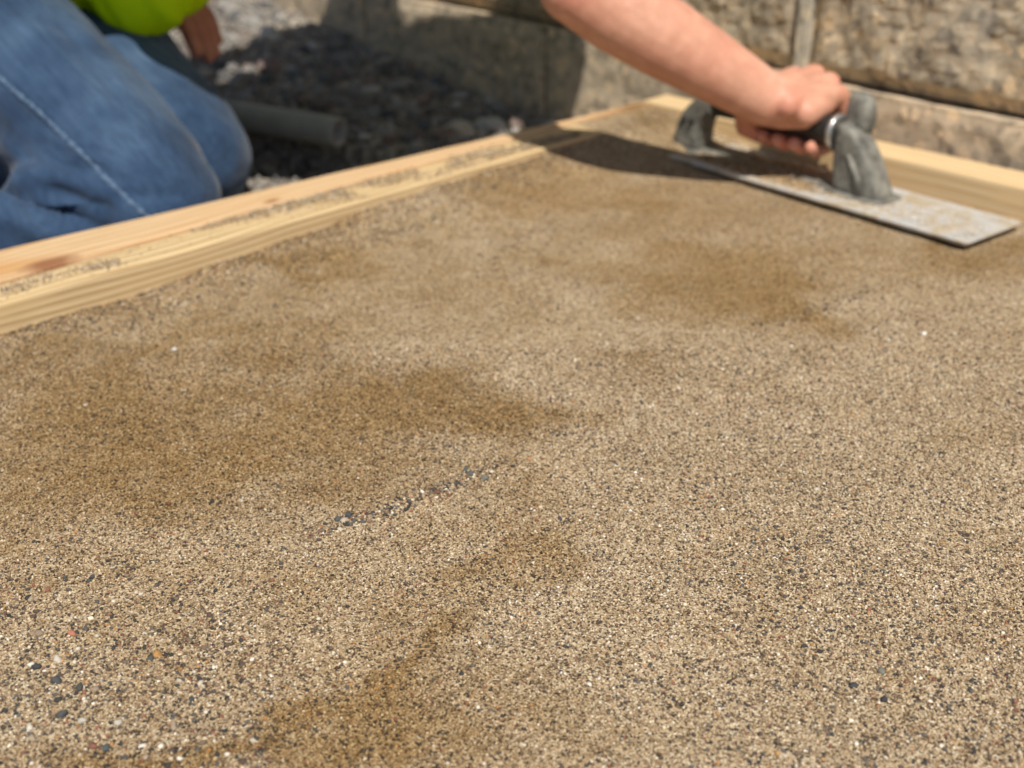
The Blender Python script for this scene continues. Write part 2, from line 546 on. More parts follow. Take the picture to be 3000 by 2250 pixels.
# individual grains of the surface layer (real geometry, one part)
PAL = np.array([(0.44, 0.325, 0.195), (0.53, 0.405, 0.26), (0.36, 0.255, 0.15), (0.66, 0.55, 0.39), (0.21, 0.14, 0.082),
                (0.085, 0.06, 0.042), (0.06, 0.054, 0.05), (0.13, 0.12, 0.11), (0.30, 0.12, 0.075), (0.45, 0.25, 0.10), (0.78, 0.72, 0.62)])
PW_FINE = np.array([.24, .21, .12, .13, .08, .085, .05, .035, .008, .012, .018])
PW_BIG = np.array([.09, .07, .08, .07, .12, .16, .19, .13, .03, .02, .035])
OCT_V = np.array([(1, 0, 0), (-1, 0, 0), (0, 1, 0), (0, -1, 0), (0, 0, 1), (0, 0, -1)], dtype=float)
OCT_F = np.array([(0, 2, 4), (2, 1, 4), (1, 3, 4), (3, 0, 4), (2, 0, 5), (1, 2, 5), (3, 1, 5), (0, 3, 5)])

_t = bmesh.new(); bmesh.ops.create_icosphere(_t, subdivisions=1, radius=1.0)
IC1_V = np.array([v.co[:] for v in _t.verts]); IC1_F = np.array([[v.index for v in f.verts] for f in _t.faces]); _t.free()

def grain_mesh(name, P, Z, R, C, flat=0.7, TV=None, TF=None, jit=0.16):
    OV, OF = (OCT_V, OCT_F) if TV is None else (TV, TF)
    n, nv = len(P), len(OV)
    v = OV[None] * (rng.uniform(0.65, 1.25, (n, nv, 1)) if TV is None else rng.uniform(0.88, 1.12, (n, nv, 1))) + rng.normal(0, jit, (n, nv, 3))
    v[:, :, 1] *= rng.uniform(.65, 1.0, (n, 1)) if TV is not None else 1.0
    # random rotation about z and a tilt
    a = rng.uniform(0, 2 * np.pi, n)
    t = rng.normal(0, 0.6, n)
    v[:, :, 2] *= flat
    ca, sa = np.cos(a)[:, None], np.sin(a)[:, None]
    ct, st = np.cos(t)[:, None], np.sin(t)[:, None]
    x, y, z = v[:, :, 0], v[:, :, 1], v[:, :, 2]
    y, z = y * ct - z * st, y * st + z * ct
    x, y = x * ca - y * sa, x * sa + y * ca
    W = np.stack([x, y, z], -1) * R[:, None, None]
    W[:, :, 0] += P[:, 0:1]; W[:, :, 1] += P[:, 1:2]; W[:, :, 2] += Z[:, None]
    Fc = (OF[None] + (np.arange(n) * nv)[:, None, None]).reshape(-1, 3)
    me = np_mesh(name, W.reshape(-1, 3), Fc, 3)
    cc = np.ones((n, nv, 4), dtype=np.float32)
    cc[:, :, :3] = C[:, None, :]
    me.color_attributes.new('col', 'FLOAT_COLOR', 'POINT').data.foreach_set('color', cc.ravel())
    return me

def bed_points(n, ymin, ymax):
    """points in the wedge of the bed seen by the camera, with a margin at its sides"""
    y = np.sqrt(rng.uniform(ymin ** 2, ymax ** 2, n))
    x = rng.uniform(-1, 1, n) * (0.105 + y * 0.41)
    P = np.stack([x, y], 1)
    return P[((dist_left(P) > 0.001) | (((P - i0) @ dI > S_END + .002) & (dist_left(P) > -.03))) & (dist_right(P) > 0.001)]

GP, GZ, GR, GC = [], [], [], []
WETM = np.array([0.61, 0.495, 0.305])
def add_grains(P, rlo, rhi, pw, lift=0.1, spread=0.10, calm=0.0):
    k = rng.choice(len(PAL), len(P), p=pw / pw.sum())
    C = (PAL[k] * (1 - calm) + calm * (PAL * (pw / pw.sum())[:, None]).sum(0)) * rng.normal(1.0, spread, (len(P), 1)).clip(0.6, 1.5)
    d = damp(P)[:, None]
    C = C * (1 - d + d * WETM)
    R = rng.uniform(rlo, rhi, len(P))
    GP.append(P); GR.append(R); GC.append(C); GZ.append(zsand(P) + R * (lift + rng.uniform(-0.25, 0.25, len(P))))
add_grains(bed_points(140000, 0.47, 1.05), 0.00060, 0.00120, PW_FINE, 0.3, 0.16)
add_grains(bed_points(70000, 1.05, 1.80), 0.0008, 0.0014, PW_FINE, 0.15, 0.10, 0.55)
Pc = bed_points(95000, 0.47, 1.80)
# coarser sand is concentrated in streaks, mostly where the bed is dry
dens = np.clip(0.30 + 1.5 * (fbm(Pc, 0.10, 3, 61) - 0.42) - 0.35 * damp(Pc), 0.06, 1)
dens = np.maximum(dens, 0.9 * np.exp(-dist_left(Pc) / 0.045))
for rg in (RIDGE, RIDGE2, RIDGE3, RIDGE4, RIDGE5):
    dens = np.maximum(dens, 0.9 * np.exp(-(seg_dist(Pc, rg) / 0.011) ** 2))
br_ = np.maximum(sstep(-0.02, 0.20, Pc[:, 0]) * sstep(1.0, 0.66, Pc[:, 1]), sstep(-0.05, -0.16, Pc[:, 0]) * sstep(.72, .60, Pc[:, 1]))
dens = np.maximum(dens, 0.9 * br_ * (0.55 + .9 * (fbm(Pc, 0.05, 3, 19) - .5)))
dens = dens * (1 - 0.55 * sstep(0.95, 1.3, Pc[:, 1]) * (dist_left(Pc) > .07))
Pc = Pc[rng.uniform(0, 1, len(Pc)) < dens]
add_grains(Pc, 0.0008, 0.0017, PW_BIG, 0.15, 0.12)
gm = grain_mesh('loose_grain', np.concatenate(GP), np.concatenate(GZ), np.concatenate(GR), np.concatenate(GC))
tag(link('loose_grain', gm, M['grain'], sand_bed), kind='stuff')

# coarser grit, rounded, where the float has dragged it together
Pm = []
def scat(n, u0, u1, v0, v1):
    Pm.append(np.array([at(rng.uniform(u0, u1), rng.uniform(v0, v1))[:2] for _ in range(n)]))
scat(1500, -100, 800, 1680, 2320); scat(500, 700, 1500, 1560, 2320); scat(1300, 2000, 3100, 1400, 2320); scat(260, 0, 700, 1440, 1700); scat(240, 1500, 3000, 1050, 1500); scat(160, 1500, 2000, 1500, 2300)
rid = []
for rg, m_, sd in ((RIDGE, 270, .0062), (RIDGE2, 60, .006), (RIDGE3, 90, .008), (RIDGE5, 50, .006)):
    for _ in range(m_):
        k = rng.uniform(0, len(rg) - 1.001)
        rid.append(rg[int(k)] + (rg[int(k) + 1] - rg[int(k)]) * (k - int(k)) + rng.normal(0, sd, 2))
Pm.append(np.array(rid))
Pm.append(np.array([i0 + dI * rng.uniform(-.05, .72) + nL * (.002 + rng.exponential(.022)) for _ in range(1500)]))
Pm = np.concatenate(Pm)
Pm = Pm[(dist_left(Pm) > .002) & (dist_right(Pm) > .002)]
MP = np.array([(0.05, 0.047, 0.045), (0.10, 0.096, 0.09), (0.13, 0.085, 0.06), (0.21, 0.15, 0.10), (0.26, 0.11, 0.075), (0.40, 0.31, 0.21), (0.58, 0.49, 0.36), (0.74, 0.68, 0.57), (0.44, 0.24, 0.09)])
k = rng.choice(len(MP), len(Pm), p=np.array([.25, .17, .13, .13, .05, .135, .08, .03, .025]))
Rm = 0.0009 + 0.0011 * rng.beta(1.3, 3.0, len(Pm))
dm = damp(Pm)[:, None] * .8
Cm = MP[k] * rng.normal(1, .12, (len(Pm), 1)).clip(.7, 1.3) * (1 - dm + dm * WETM)
tag(link('coarse_grit', grain_mesh('coarse_grit', Pm, zsand(Pm) + Rm * rng.uniform(-.1, .4, len(Pm)), Rm, Cm, .72, IC1_V, IC1_F, .07), M['grain'], sand_bed), kind='stuff')

# pebbles of the bed
def rock_mesh(name, seed, sub=1, amp=0.22, flat=(1, 0.8, 0.6), lump=1.1):
    bm = bmesh.new()
    bmesh.ops.create_icosphere(bm, subdivisions=sub, radius=1.0)
    for v in bm.verts:
        d = 1 + amp * (mnoise.noise(v.co * lump + Vector((seed * 7.1, seed * 3.3, 0))) * 1.6)
        v.co = Vector((v.co.x * flat[0], v.co.y * flat[1], v.co.z * flat[2])) * d
    me = bpy.data.meshes.new(name)
    bm.to_mesh(me); bm.free()
    return me
PEB = []
for k in range(6):
    pm = rock_mesh('pebble', k + 1, 2, 0.42, (1, random.uniform(.65, .95), random.uniform(.5, .75)), 1.25)
    pm.materials.append(M['pebble'])
    pm.polygons.foreach_set('use_smooth', np.ones(len(pm.polygons), dtype=bool))
    PEB.append(pm)
PCOL = [((0.055, 0.052, 0.050), 26), ((0.10, 0.098, 0.092), 16), ((0.13, 0.085, 0.06), 14), ((0.22, 0.15, 0.10), 12), ((0.27, 0.10, 0.065), 7),
        ((0.40, 0.31, 0.21), 12), ((0.62, 0.54, 0.42), 7), ((0.75, 0.70, 0.62), 6), ((0.44, 0.22, 0.07), 3)]
pc_c, pc_w = [c for c, _ in PCOL], [k for _, k in PCOL]
spots = []
def rp(n, u0, u1, v0, v1, r0, r1):
    for _ in range(n):
        spots.append((random.uniform(u0, u1), random.uniform(v0, v1), random.uniform(r0, r1), None))
rp(96, 0, 760, 1720, 2240, 0.0011, 0.0024)
rp(44, 2100, 2990, 1500, 2240, 0.0010, 0.0018)
rp(16, 760, 2300, 1600, 2240, 0.0010, 0.0017)
rp(10, 0, 1700, 1050, 1600, 0.0010, 0.0018)
rp(10, 1700, 2990, 1050, 1700, 0.0010, 0.0019)
for _ in range(58):
    k = random.random() * (len(RIDGE) - 1)
    a, b = RIDGE[int(k)], RIDGE[min(int(k) + 1, len(RIDGE) - 1)]
    p = a + (b - a) * (k - int(k)) + np.array([random.gauss(0, .004), random.gauss(0, .004)])
    spots.append((p[0], p[1], random.uniform(0.0010, 0.0022), 'plan'))
for _ in range(36):
    p = i0 + dI * random.uniform(0.0, 0.62) + nL * random.expovariate(1 / 0.028)
    spots.append((p[0], p[1], random.uniform(0.0012, 0.0024), 'plan'))
for u, v, r, c in [(1010, 1535, .0046, (.50, .42, .33)), (1380, 1395, .0042, (.14, .145, .14)), (990, 1525, .004, (.09, .10, .11)), (1020, 1512, .0038, (.08, .09, .10)),
                   (1060, 1290, .003, (.09, .09, .09)), (1250, 1480, .0038, (.55, .38, .22)), (1420, 1405, .0042, (.16, .16, .14)), (1366, 1377, .0036, (.10, .12, .115)),
                   (1273, 1446, .0038, (.09, .075, .07)), (460, 1912, .0044, (.52, .25, .06)), (115, 1850, .0042, (.30, .22, .15)), (208, 1850, .0036, (.55, .17, .10)),
                   (165, 1990, .0046, (.07, .08, .085)), (180, 2090, .0048, (.075, .085, .085)), (232, 2010, .004, (.08, .085, .08)), (345, 2108, .0036, (.55, .50, .42)),
                   (310, 2185, .0042, (.10, .12, .13)), (167, 1925, .0042, (.66, .60, .50)), (105, 1945, .0042, (.06, .065, .07)), (240, 2105, .0036, (.5, .48, .42)),
                   (2582, 1970, .0042, (.20, .21, .18)), (2500, 2010, .004, (.07, .075, .085)), (2590, 2050, .0034, (.05, .05, .065)), (1640, 1520, .003, (.07, .075, .10)),
                   (510, 1025, .0052, (.72, .70, .64)), (2705, 985, .004, (.78, .76, .72)), (1550, 1348, .003, (.52, .24, .11)), (560, 2046, .003, (.06, .075, .08)),
                   (85, 2130, .0036, (.72, .68, .58)), (265, 1805, .0028, (.75, .70, .58))]:
    spots.append((u, v, r * .70, c))
pn = 0
for u, v, r, c in spots:
    if isinstance(c, str):
        p = np.array([u, v]); c = None
    else:
        p = at(u, v)[:2]
    if dist_left(p[None])[0] < r or dist_right(p[None])[0] < r: continue
    o = bpy.data.objects.new('pebble', random.choice(PEB))
    COL.objects.link(o)
    o.parent = sand_bed
    o.location = (p[0], p[1], zsand(p[None])[0] + r * 0.26)
    o.rotation_euler = (random.gauss(0, .25), random.gauss(0, .25), random.uniform(0, 6.28))
    o.scale = (r,) * 3
    col = c or random.choices(pc_c, pc_w)[0]
    f = random.uniform(.85, 1.15)
    g_ = sum(col) / 3
    col = [x * .8 + g_ * y for x, y in zip(col, (.24, .20, .15))]
    o.color = (*[x * f for x in col], 1)
    pn += 1

# ------------------------------------------------------------------ timber frame
def board(name, A, B, Cc, D, z0, z1, material, label):
    """prism with plan corners A,B (one long side) C,D (other side, C next to B); local x runs A->B"""
    d = unit(B - A)
    o = empty('x', (0, 0, 0)) if False else None
    ang = math.atan2(d[1], d[0])
    n = np.array([-d[1], d[0]])
    loc = [((p - A) @ d, (p - A) @ n) for p in (A, B, Cc, D)]
    NS = 60
    bm = bmesh.new()
    rows = []
    for k in range(NS + 1):
        t = k / NS
        pa = (loc[0][0] * (1 - t) + loc[1][0] * t, loc[0][1] * (1 - t) + loc[1][1] * t)
        pd = (loc[3][0] * (1 - t) + loc[2][0] * t, loc[3][1] * (1 - t) + loc[2][1] * t)
        wob = 0.0006 * mnoise.noise(Vector((pa[0] * 9, ang * 5, 0)))
        rows.append([bm.verts.new((pa[0], pa[1] + wob, z0)), bm.verts.new((pd[0], pd[1] + wob, z0)),
                     bm.verts.new((pd[0], pd[1] + wob, z1 + wob)), bm.verts.new((pa[0], pa[1] + wob, z1 + wob))])
    for r0, r1 in zip(rows[:-1], rows[1:]):
        for q in range(4):
            bm.faces.new((r0[q], r0[(q + 1) % 4], r1[(q + 1) % 4], r1[q]))
    bm.faces.new(rows[0]); bm.faces.new(rows[-1][::-1])
    bmesh.ops.recalc_face_normals(bm, faces=bm.faces)
    long_e = [e for e in bm.edges if len(e.link_faces) == 2 and e.link_faces[0].normal.angle(e.link_faces[1].normal) > 0.6]
    bmesh.ops.bevel(bm, geom=long_e, offset=0.0022, segments=2, affect='EDGES', profile=0.5)
    ob = bm_obj(name, bm, material)
    ob.location = (A[0], A[1], 0)
    ob.rotation_euler = (0, 0, ang)
    return tag(ob, label, 'board')

SX = -0.55            # the left boards run on past the left edge of the picture
iA, iB = i0 + dI * SX, i0 + dI * S_END
jA, jE = j0 + dJ * SX, j0 + dJ * ((iB - j0) @ dJ)
jC = isect(j0, j1, ro0, ro1)
oA = o0 + dO * SX
gapn = np.array([-dJ[1], dJ[0]]) * 0.0012
board('frame_board', iA, iB, jE, jA, -0.062, ZT - 0.001, M['wood_inner'], 'yellow pine board edging the sand, grit along its top, beside the kneeling person')
kp = at(150, 778, ZT)[:2]; kq = at(800, 595, ZT)[:2]
nJ = np.array([-dJ[1], dJ[0]])
M['wood_outer'] = m_wood('pine_peach', (0.76, 0.55, 0.345), (0.58, 0.35, 0.17), (0.56, 0.28, 0.09), 1, 120,
                         knots=[((kp - jA) @ dJ, (kp - jA) @ nJ, 0.030, 0.010), ((kq - jA) @ dJ, (kq - jA) @ nJ, 0.03, 0.004)])
board('frame_board', jA + gapn, jC + gapn, cout, oA, -0.062, ZT + 0.002, M['wood_outer'], 'peach toned pine board with a dark knot, touching the blue jeans')
rB, sB = ri1 + dR * 0.55, ro1 + dRo * 0.55
board('frame_board', isect(j0, j1, ri0, ri1), rB, sB, jC + dRo * .001, -0.062, ZT + 0.0035, M['wood_back'], 'pale pine board along the foot of the block wall behind the trowel')

# grit lying on the inner board
def strip_grains(pts, n, wpx, r0, r1, zt):
    P = []
    for _ in range(n):
        k = random.random() * (len(pts) - 1)
        a, b = pts[int(k)], pts[int(k) + 1]
        t = k - int(k)
        u = a[0] + (b[0] - a[0]) * t
        v = a[1] + (b[1] - a[1]) * t + random.gauss(0, wpx * (a[2] + (b[2] - a[2]) * t))
        P.append(at(u, v, zt)[:2])
    return np.array(P)
Ps = np.concatenate([strip_grains([(0, 856, 1), (120, 815, 1), (260, 780, .7), (350, 765, .6)], 1100, 10, 0, 0, ZT),
                     strip_grains([(560, 668, .3), (760, 615, 1), (1000, 570, 1.2), (1300, 486, 1.1), (1440, 450, .8), (1700, 392, .3)], 9000, 12, 0, 0, ZT),
                     strip_grains([(0, 850, 4), (700, 660, 4), (1400, 462, 2)], 420, 12, 0, 0, ZT)])
dl = dist_left(Ps)
Ps = Ps[(dl < -0.0035) & (dl > -0.052) & (fbm(Ps, .05, 3, 71) > .36 + .12 * rng.uniform(-1, 1, len(Ps)))]
k = rng.choice(len(PAL), len(Ps), p=PW_FINE / PW_FINE.sum())
Rs = rng.uniform(0.0006, 0.0014, len(Ps))
gme = grain_mesh('board_grit', Ps, np.full(len(Ps), ZT - 0.001) + Rs * 0.5 + 0.0012 * (vnoise(Ps, 0.01, 3) > .5) * (Ps[:, 0] > -.3), Rs, PAL[k])
tag(link('board_grit', gme, M['grain']), 'line of spilled sand and grit along the yellow board top', 'grit', kind='stuff')

# ------------------------------------------------------------------ gravel ground
wp0, wp1 = at(1500, 50, .082)[:2], at(3000, 390, .068)[:2]
dW = unit(wp1 - wp0)
nW = np.array([-dW[1], dW[0]])
if nW[1] < 0: nW = -nW                      # away from the camera
wo = at(1960, 285, ZT)[:2]
wo = wp0 + dW * ((wo - wp0) @ dW)           # foot of the outer corner on the wall line
HOLE = at(850, 470, -0.06)[:2]

def zgravel(P):
    s_ = (P - wo) @ dW
    b_ = (P - wo) @ nW
    z = -0.058 + 0.020 * (fbm(P, 0.3, 3, 5) - 0.5) + 0.012 * (fbm(P, 0.06, 3, 15) - 0.5)
    z = z + 0.075 * sstep(-0.30, -1.1, s_) * np.exp(-np.clip(-b_, 0, None) / 0.28)
    q = P - HOLE
    e = np.array([0.93, -0.36])
    r = np.sqrt(((q @ e) / 0.17) ** 2 + ((q @ np.array([0.36, 0.93])) / 0.085) ** 2)
    z = z - 0.12 * (1 - sstep(0.55, 1.15, r))
    # stay below the bed and the boards
    out = np.minimum(dist_left(P), dist_right(P))
    z = np.where(out > -0.14, np.minimum(z, -0.062), z)
    return z
gx = axis(-9, 9, -1.3, 0.7, 0.012, 0.35)
gy = axis(-6, 12, 1.0, 2.9, 0.012, 0.35)
X, Y = np.meshgrid(gx, gy)
P2 = np.stack([X.ravel(), Y.ravel()], 1)
nx, ny = len(gx), len(gy)
idx = np.arange(nx * ny).reshape(ny, nx)
F = np.stack([idx[:-1, :-1], idx[:-1, 1:], idx[1:, 1:], idx[1:, :-1]], -1).reshape(-1, 4)
me = np_mesh('gravel_ground', np.column_stack([P2, zgravel(P2)]), F, 4)
gravel = tag(link('gravel_ground', me, M['ground'], smooth=True), 'dark gravel ground between the frame and the wall', kind='structure')
# far ground out to the horizon
bm = bmesh.new()
bmesh.ops.create_grid(bm, x_segments=12, y_segments=12, size=150)
g2 = tag(bm_obj('ground', bm, M['ground']), kind='structure')
g2.location = (0, 0, -0.19)

STN = []
for k in range(7):
    sm = rock_mesh('gravel_stone', k + 20, 2, 0.42, (1, random.uniform(.6, .9), random.uniform(.5, .8)), 1.2)
    sm.materials.append(M['stone'])
    STN.append(sm)
SCOL = [(.20, .19, .18), (.28, .265, .25), (.15, .15, .15), (.34, .32, .29), (.24, .20, .17), (.42, .40, .37), (.24, .18, .155)]
n = 0
tries = 0
taken = []
while n < 285 and tries < 8000:
    tries += 1
    u, v = random.uniform(430, 1680), random.uniform(-10, 470)
    p = at(u, v, -0.05)[:2]
    b_ = (p - wo) @ nW
    r = random.uniform(0.007, 0.015) if random.random() < .8 else random.uniform(0.014, 0.021)
    if b_ > -r or dist_left(p[None])[0] > -(0.135 if (p - i0) @ dI < .55 else .10) - r: continue
    if any((p[0] - q[0]) ** 2 + (p[1] - q[1]) ** 2 < (r + q[2]) ** 2 * .6 for q in taken): continue
    if (p[0] > -0.75 and p[0] < -.3 and p[1] < 1.74): continue
    if np.linalg.norm((p - HOLE) / np.array([.16, .085])) < 1: continue
    taken.append((p[0], p[1], r))
    o = bpy.data.objects.new('gravel_stone', random.choice(STN))
    COL.objects.link(o); o.parent = gravel
    o.location = (p[0], p[1], zgravel(p[None])[0] + r * .3)
    o.rotation_euler = (random.uniform(-.6, .6), random.uniform(-.6, .6), random.uniform(0, 6.28))
    o.scale = (r,) * 3
    f = random.uniform(.8, 1.2)
    o.color = (*[x * f for x in random.choice(SCOL)], 1)
    n += 1
# finer chippings
Pf = np.stack([rng.uniform(-1.2, 0.15, 16000), rng.uniform(1.25, 2.8, 16000)], 1)
Pf = Pf[(((Pf - wo) @ nW) < -0.004) & (dist_left(Pf) < -0.13)]
k = rng.integers(0, len(SCOL), len(Pf))
R_ = rng.uniform(0.002, 0.006, len(Pf))
tag(link('gravel_chippings', grain_mesh('gravel_chippings', Pf, zgravel(Pf) + R_ * .3, R_, np.array(SCOL)[k]), M['grain'], gravel), kind='stuff')
# two pale stones in the corner behind the frame
for u, v, r, lab in ((1345, 372, .019, 'pale cream stone behind the board, left of the two pale stones in the shade'),
                     (1440, 352, .017, 'pale grey stone behind the board, right of the two pale stones in the shade')):
    p = at(u, v, -0.04)[:2]
    sm = rock_mesh('pale_stone', int(u), 3, 0.35, (1.2, .8, .7), 1.3); sm.materials.append(M['stone'])
    o = bpy.data.objects.new('pale_stone', sm); COL.objects.link(o)
    o.location = (p[0], p[1], zgravel(p[None])[0] + r * .45); o.scale = (r,) * 3
    o.color = (.52, .47, .39, 1) if u < 1400 else (.48, .47, .44, 1)
    tag(o, lab, 'stone')

# ------------------------------------------------------------------ grey pipe over the hollow
pa, pb = Vector(at(995, 388, -0.028)), Vector(at(560, 318, -0.022))
d = (pb - pa).normalized()
bm = bmesh.new()
side = d.cross(Vector((0, 0, 1))).normalized(); upv = side.cross(d)
NSEG = 28
rings = []
for t, rad in ((0, .0190), (0, .0203), (.004, .0206), (.05, .0206), (1.0, .0206)):
    c = pa.lerp(pb, t) if t < 1 else pb
    rings.append([bm.verts.new(c - pa + (side * math.cos(a) + upv * math.sin(a)) * rad) for a in [2 * math.pi * q / NSEG for q in range(NSEG)]])
# inner bore
for t, rad in ((0.0, .0172), (0.9, .0172)):
    c = pa.lerp(pb, t)
    rings.insert(0, [bm.verts.new(c - pa + (side * math.cos(a) + upv * math.sin(a)) * rad) for a in [2 * math.pi * q / NSEG for q in range(NSEG)]])
for r0, r1 in zip(rings[:-1], rings[1:]):
    for q in range(NSEG):
        bm.faces.new((r0[q], r0[(q + 1) % NSEG], r1[(q + 1) % NSEG], r1[q]))
bmesh.ops.recalc_face_normals(bm, faces=bm.faces)
pipe = tag(bm_obj('plastic_pipe', bm, M['pvc'], smooth=True), 'short grey plastic pipe end lying on gravel beside the knee', 'pipe')
pipe.location = pa

# ------------------------------------------------------------------ block wall
wall = empty('retaining_wall', (wo[0], wo[1], -0.1), math.atan2(dW[1], dW[0]))
tag(wall, 'split face concrete block retaining wall behind the frame', 'wall')
FLIP = 1.0 if np.dot(np.array([-math.sin(wall.rotation_euler.z), math.cos(wall.rotation_euler.z)]), nW) > 0 else -1.0

def block(s0, s1, z0, z1, off, bulge, rough, seed, material):
    """s along the wall, z above the wall's foot; the split face looks at the camera"""
    nxs, nzs = max(8, int((s1 - s0) / 0.006)), max(8, int((z1 - z0) / 0.006))
    a = np.linspace(0, 1, nxs + 1); c = np.linspace(0, 1, nzs + 1)
    A_, C_ = np.meshgrid(a, c)
    s_ = s0 + (s1 - s0) * A_.ravel(); z_ = z0 + (z1 - z0) * C_.ravel()
    edge = np.minimum(np.minimum(A_.ravel() * (s1 - s0), (1 - A_.ravel()) * (s1 - s0)), np.minimum(C_.ravel() * (z1 - z0), (1 - C_.ravel()) * (z1 - z0)))
    e = sstep(0, 0.022, edge)
    Q = np.stack([s_, z_, np.full_like(s_, seed * 3.7)], 1)
    h = bulge * e + rough * (fbm(Q, 0.09, 5, seed) - 0.5) * 2 * (0.35 + 0.65 * e) + 0.35 * rough * (np.abs(fbm(Q, 0.02, 3, seed + 9) - 0.5)) * 2 * e
    y_ = off - h
    Vf = np.column_stack([s_, y_ * FLIP, z_])
    n0 = len(Vf)
    ii = np.arange(n0).reshape(nzs + 1, nxs + 1)
    Ff = [tuple(q) for q in np.stack([ii[:-1, :-1], ii[:-1, 1:], ii[1:, 1:], ii[1:, :-1]], -1).reshape(-1, 4)]
    # sides and back
    loop = list(ii[0, :]) + list(ii[1:, -1]) + list(ii[-1, -2::-1]) + list(ii[-2:0:-1, 0])
    back = [(Vf[q][0], (off + 0.18) * FLIP, Vf[q][2]) for q in loop]
    Vall = [tuple(v) for v in Vf] + back
    L = len(loop)
    for q in range(L):
        Ff.append((loop[q], n0 + q, n0 + (q + 1) % L, loop[(q + 1) % L]))
    Ff.append(tuple(n0 + q for q in range(L))[::-1])
    me = bpy.data.meshes.new('block')
    me.from_pydata(Vall, [], Ff)
    bm = bmesh.new(); bm.from_mesh(me); bmesh.ops.recalc_face_normals(bm, faces=bm.faces); bm.to_mesh(me); bm.free()
    return link('block', me, material, wall)

ZJ = 0.178           # top of the lower course above the wall's foot (z = .078)
seed = 1
for k in range(-4, 4):
    s0 = -0.735 + 0.45 * k + 0.45
    block(s0 + 0.003, s0 + 0.447, 0.0, ZJ - 0.001, 0.0, 0.003, 0.0055, seed, M['block_low']); seed += 1
SJ = 0.165
for k in range(-4, 4):
    s0 = SJ + 0.40 * k
    block(s0 + 0.0085, s0 + 0.3935, ZJ + 0.004, ZJ + 0.20, 0.022, 0.012, 0.017, seed, M['block_up']); seed += 1
    bm = bmesh.new()
    bmesh.ops.create_cube(bm, size=1.0)
    for v in bm.verts:
        v.co = Vector((s0 + 0.001 + v.co.x * 0.0150, (0.009 + 0.065 + v.co.y * 0.13) * FLIP, ZJ + 0.102 + v.co.z * 0.196))
    bm_obj('mortar_joint', bm, M['mortar'], wall)
for k in range(-4, 4):
    s0 = SJ + 0.20 + 0.40 * k
    block(s0 + 0.003, s0 + 0.397, ZJ + 0.204, ZJ + 0.40, 0.045, 0.016, 0.007, seed, M['block_up']); seed += 1

# ------------------------------------------------------------------ trowel
ub = unit(np.array([-0.6428, 0.7660, 0])); wb = np.array([0.7660, 0.6428, 0])
TC = np.array([0.343, 1.492, 0.0])
troot = empty('finishing_trowel', TC, math.atan2(ub[1], ub[0]))
tag(troot, 'dusty long finishing trowel with black grip, held by the bare hand', 'trowel')
# local axes: x = along blade to far-left end (a), y = -w ; so b (away from camera) is -y
def T(a, b, z): return Vector((a, -b, z))
def TW(a, b, z): return Vector(TC + ub * a + wb * b + np.array([0, 0, z]))
BZ0 = 0.0042
bm = bmesh.new()
La0, La1, Wb = -0.229, 0.278, 0.0508
def blade_ring(inset, z):
    pts = []
    r = 0.006
    for (cx, cy, a0) in ((La1 - r, Wb - r, 0), (La0 + r, Wb - r, 90), (La0 + r, -Wb + r, 180), (La1 - r, -Wb + r, 270)):
        for q in range(5):
            a = math.radians(a0 + q * 22.5)
            pts.append((cx + (r - inset) * math.cos(a), cy + (r - inset) * math.sin(a)))
    return [bm.verts.new((x, y, z + 0.0012 * (x / 0.23) ** 2)) for x, y in pts]
rings = [blade_ring(0.0045, BZ0 - 0.001), blade_ring(0.0000, BZ0 + 0.0032), blade_ring(0.0, BZ0 + 0.0042), blade_ring(0.0006, BZ0 + 0.0047)]
for r0, r1 in zip(rings[:-1], rings[1:]):
    for q in range(len(r0)):
        bm.faces.new((r0[q], r0[(q + 1) % len(r0)], r1[(q + 1) % len(r0)], r1[q]))
bm.faces.new(rings[0][::-1]); bm.faces.new(rings[-1])
bm_obj('blade', bm, M['blade'], troot)
BT = BZ0 + 0.0047
# mounting rib along the blade
bm = bmesh.new()
sec = [(-.016, 0), (-.013, .0035), (-.006, .0055), (.006, .0055), (.013, .0035), (.016, 0)]
rows = [[bm.verts.new((a, y, BT + z - .0005)) for y, z in sec] for a in (-0.095, 0.0, 0.1, 0.21)]
for r0, r1 in zip(rows[:-1], rows[1:]):
    for q in range(5): bm.faces.new((r0[q], r0[q + 1], r1[q + 1], r1[q]))
bm.faces.new(rows[0]); bm.faces.new(rows[-1][::-1])
bmesh.ops.recalc_face_normals(bm, faces=bm.faces)
bm_obj('mounting_rib', bm, M['cast'], troot)

def loft(name, secs, material, parent, smooth=True, nseg=20, power=3.0):
    """secs: (center Vector, axis1 Vector, axis2 Vector) superellipse sections"""
    bm = bmesh.new()
    rows = []
    for c, a1, a2 in secs:
        row = []
        for q in range(nseg):
            t = 2 * math.pi * q / nseg
            ct, st = math.cos(t), math.sin(t)
            x = math.copysign(abs(ct) ** (2 / power), ct); y = math.copysign(abs(st) ** (2 / power), st)
            row.append(bm.verts.new(c + a1 * x + a2 * y))
        rows.append(row)
    for r0, r1 in zip(rows[:-1], rows[1:]):
        for q in range(nseg):
            bm.faces.new((r0[q], r0[(q + 1) % nseg], r1[(q + 1) % nseg], r1[q]))
    bm.faces.new(rows[0][::-1]); bm.faces.new(rows[-1])
    bmesh.ops.recalc_face_normals(bm, faces=bm.faces)
    return bm_obj(name, bm, material, parent, smooth)

HZ = 0.072           # grip axis height
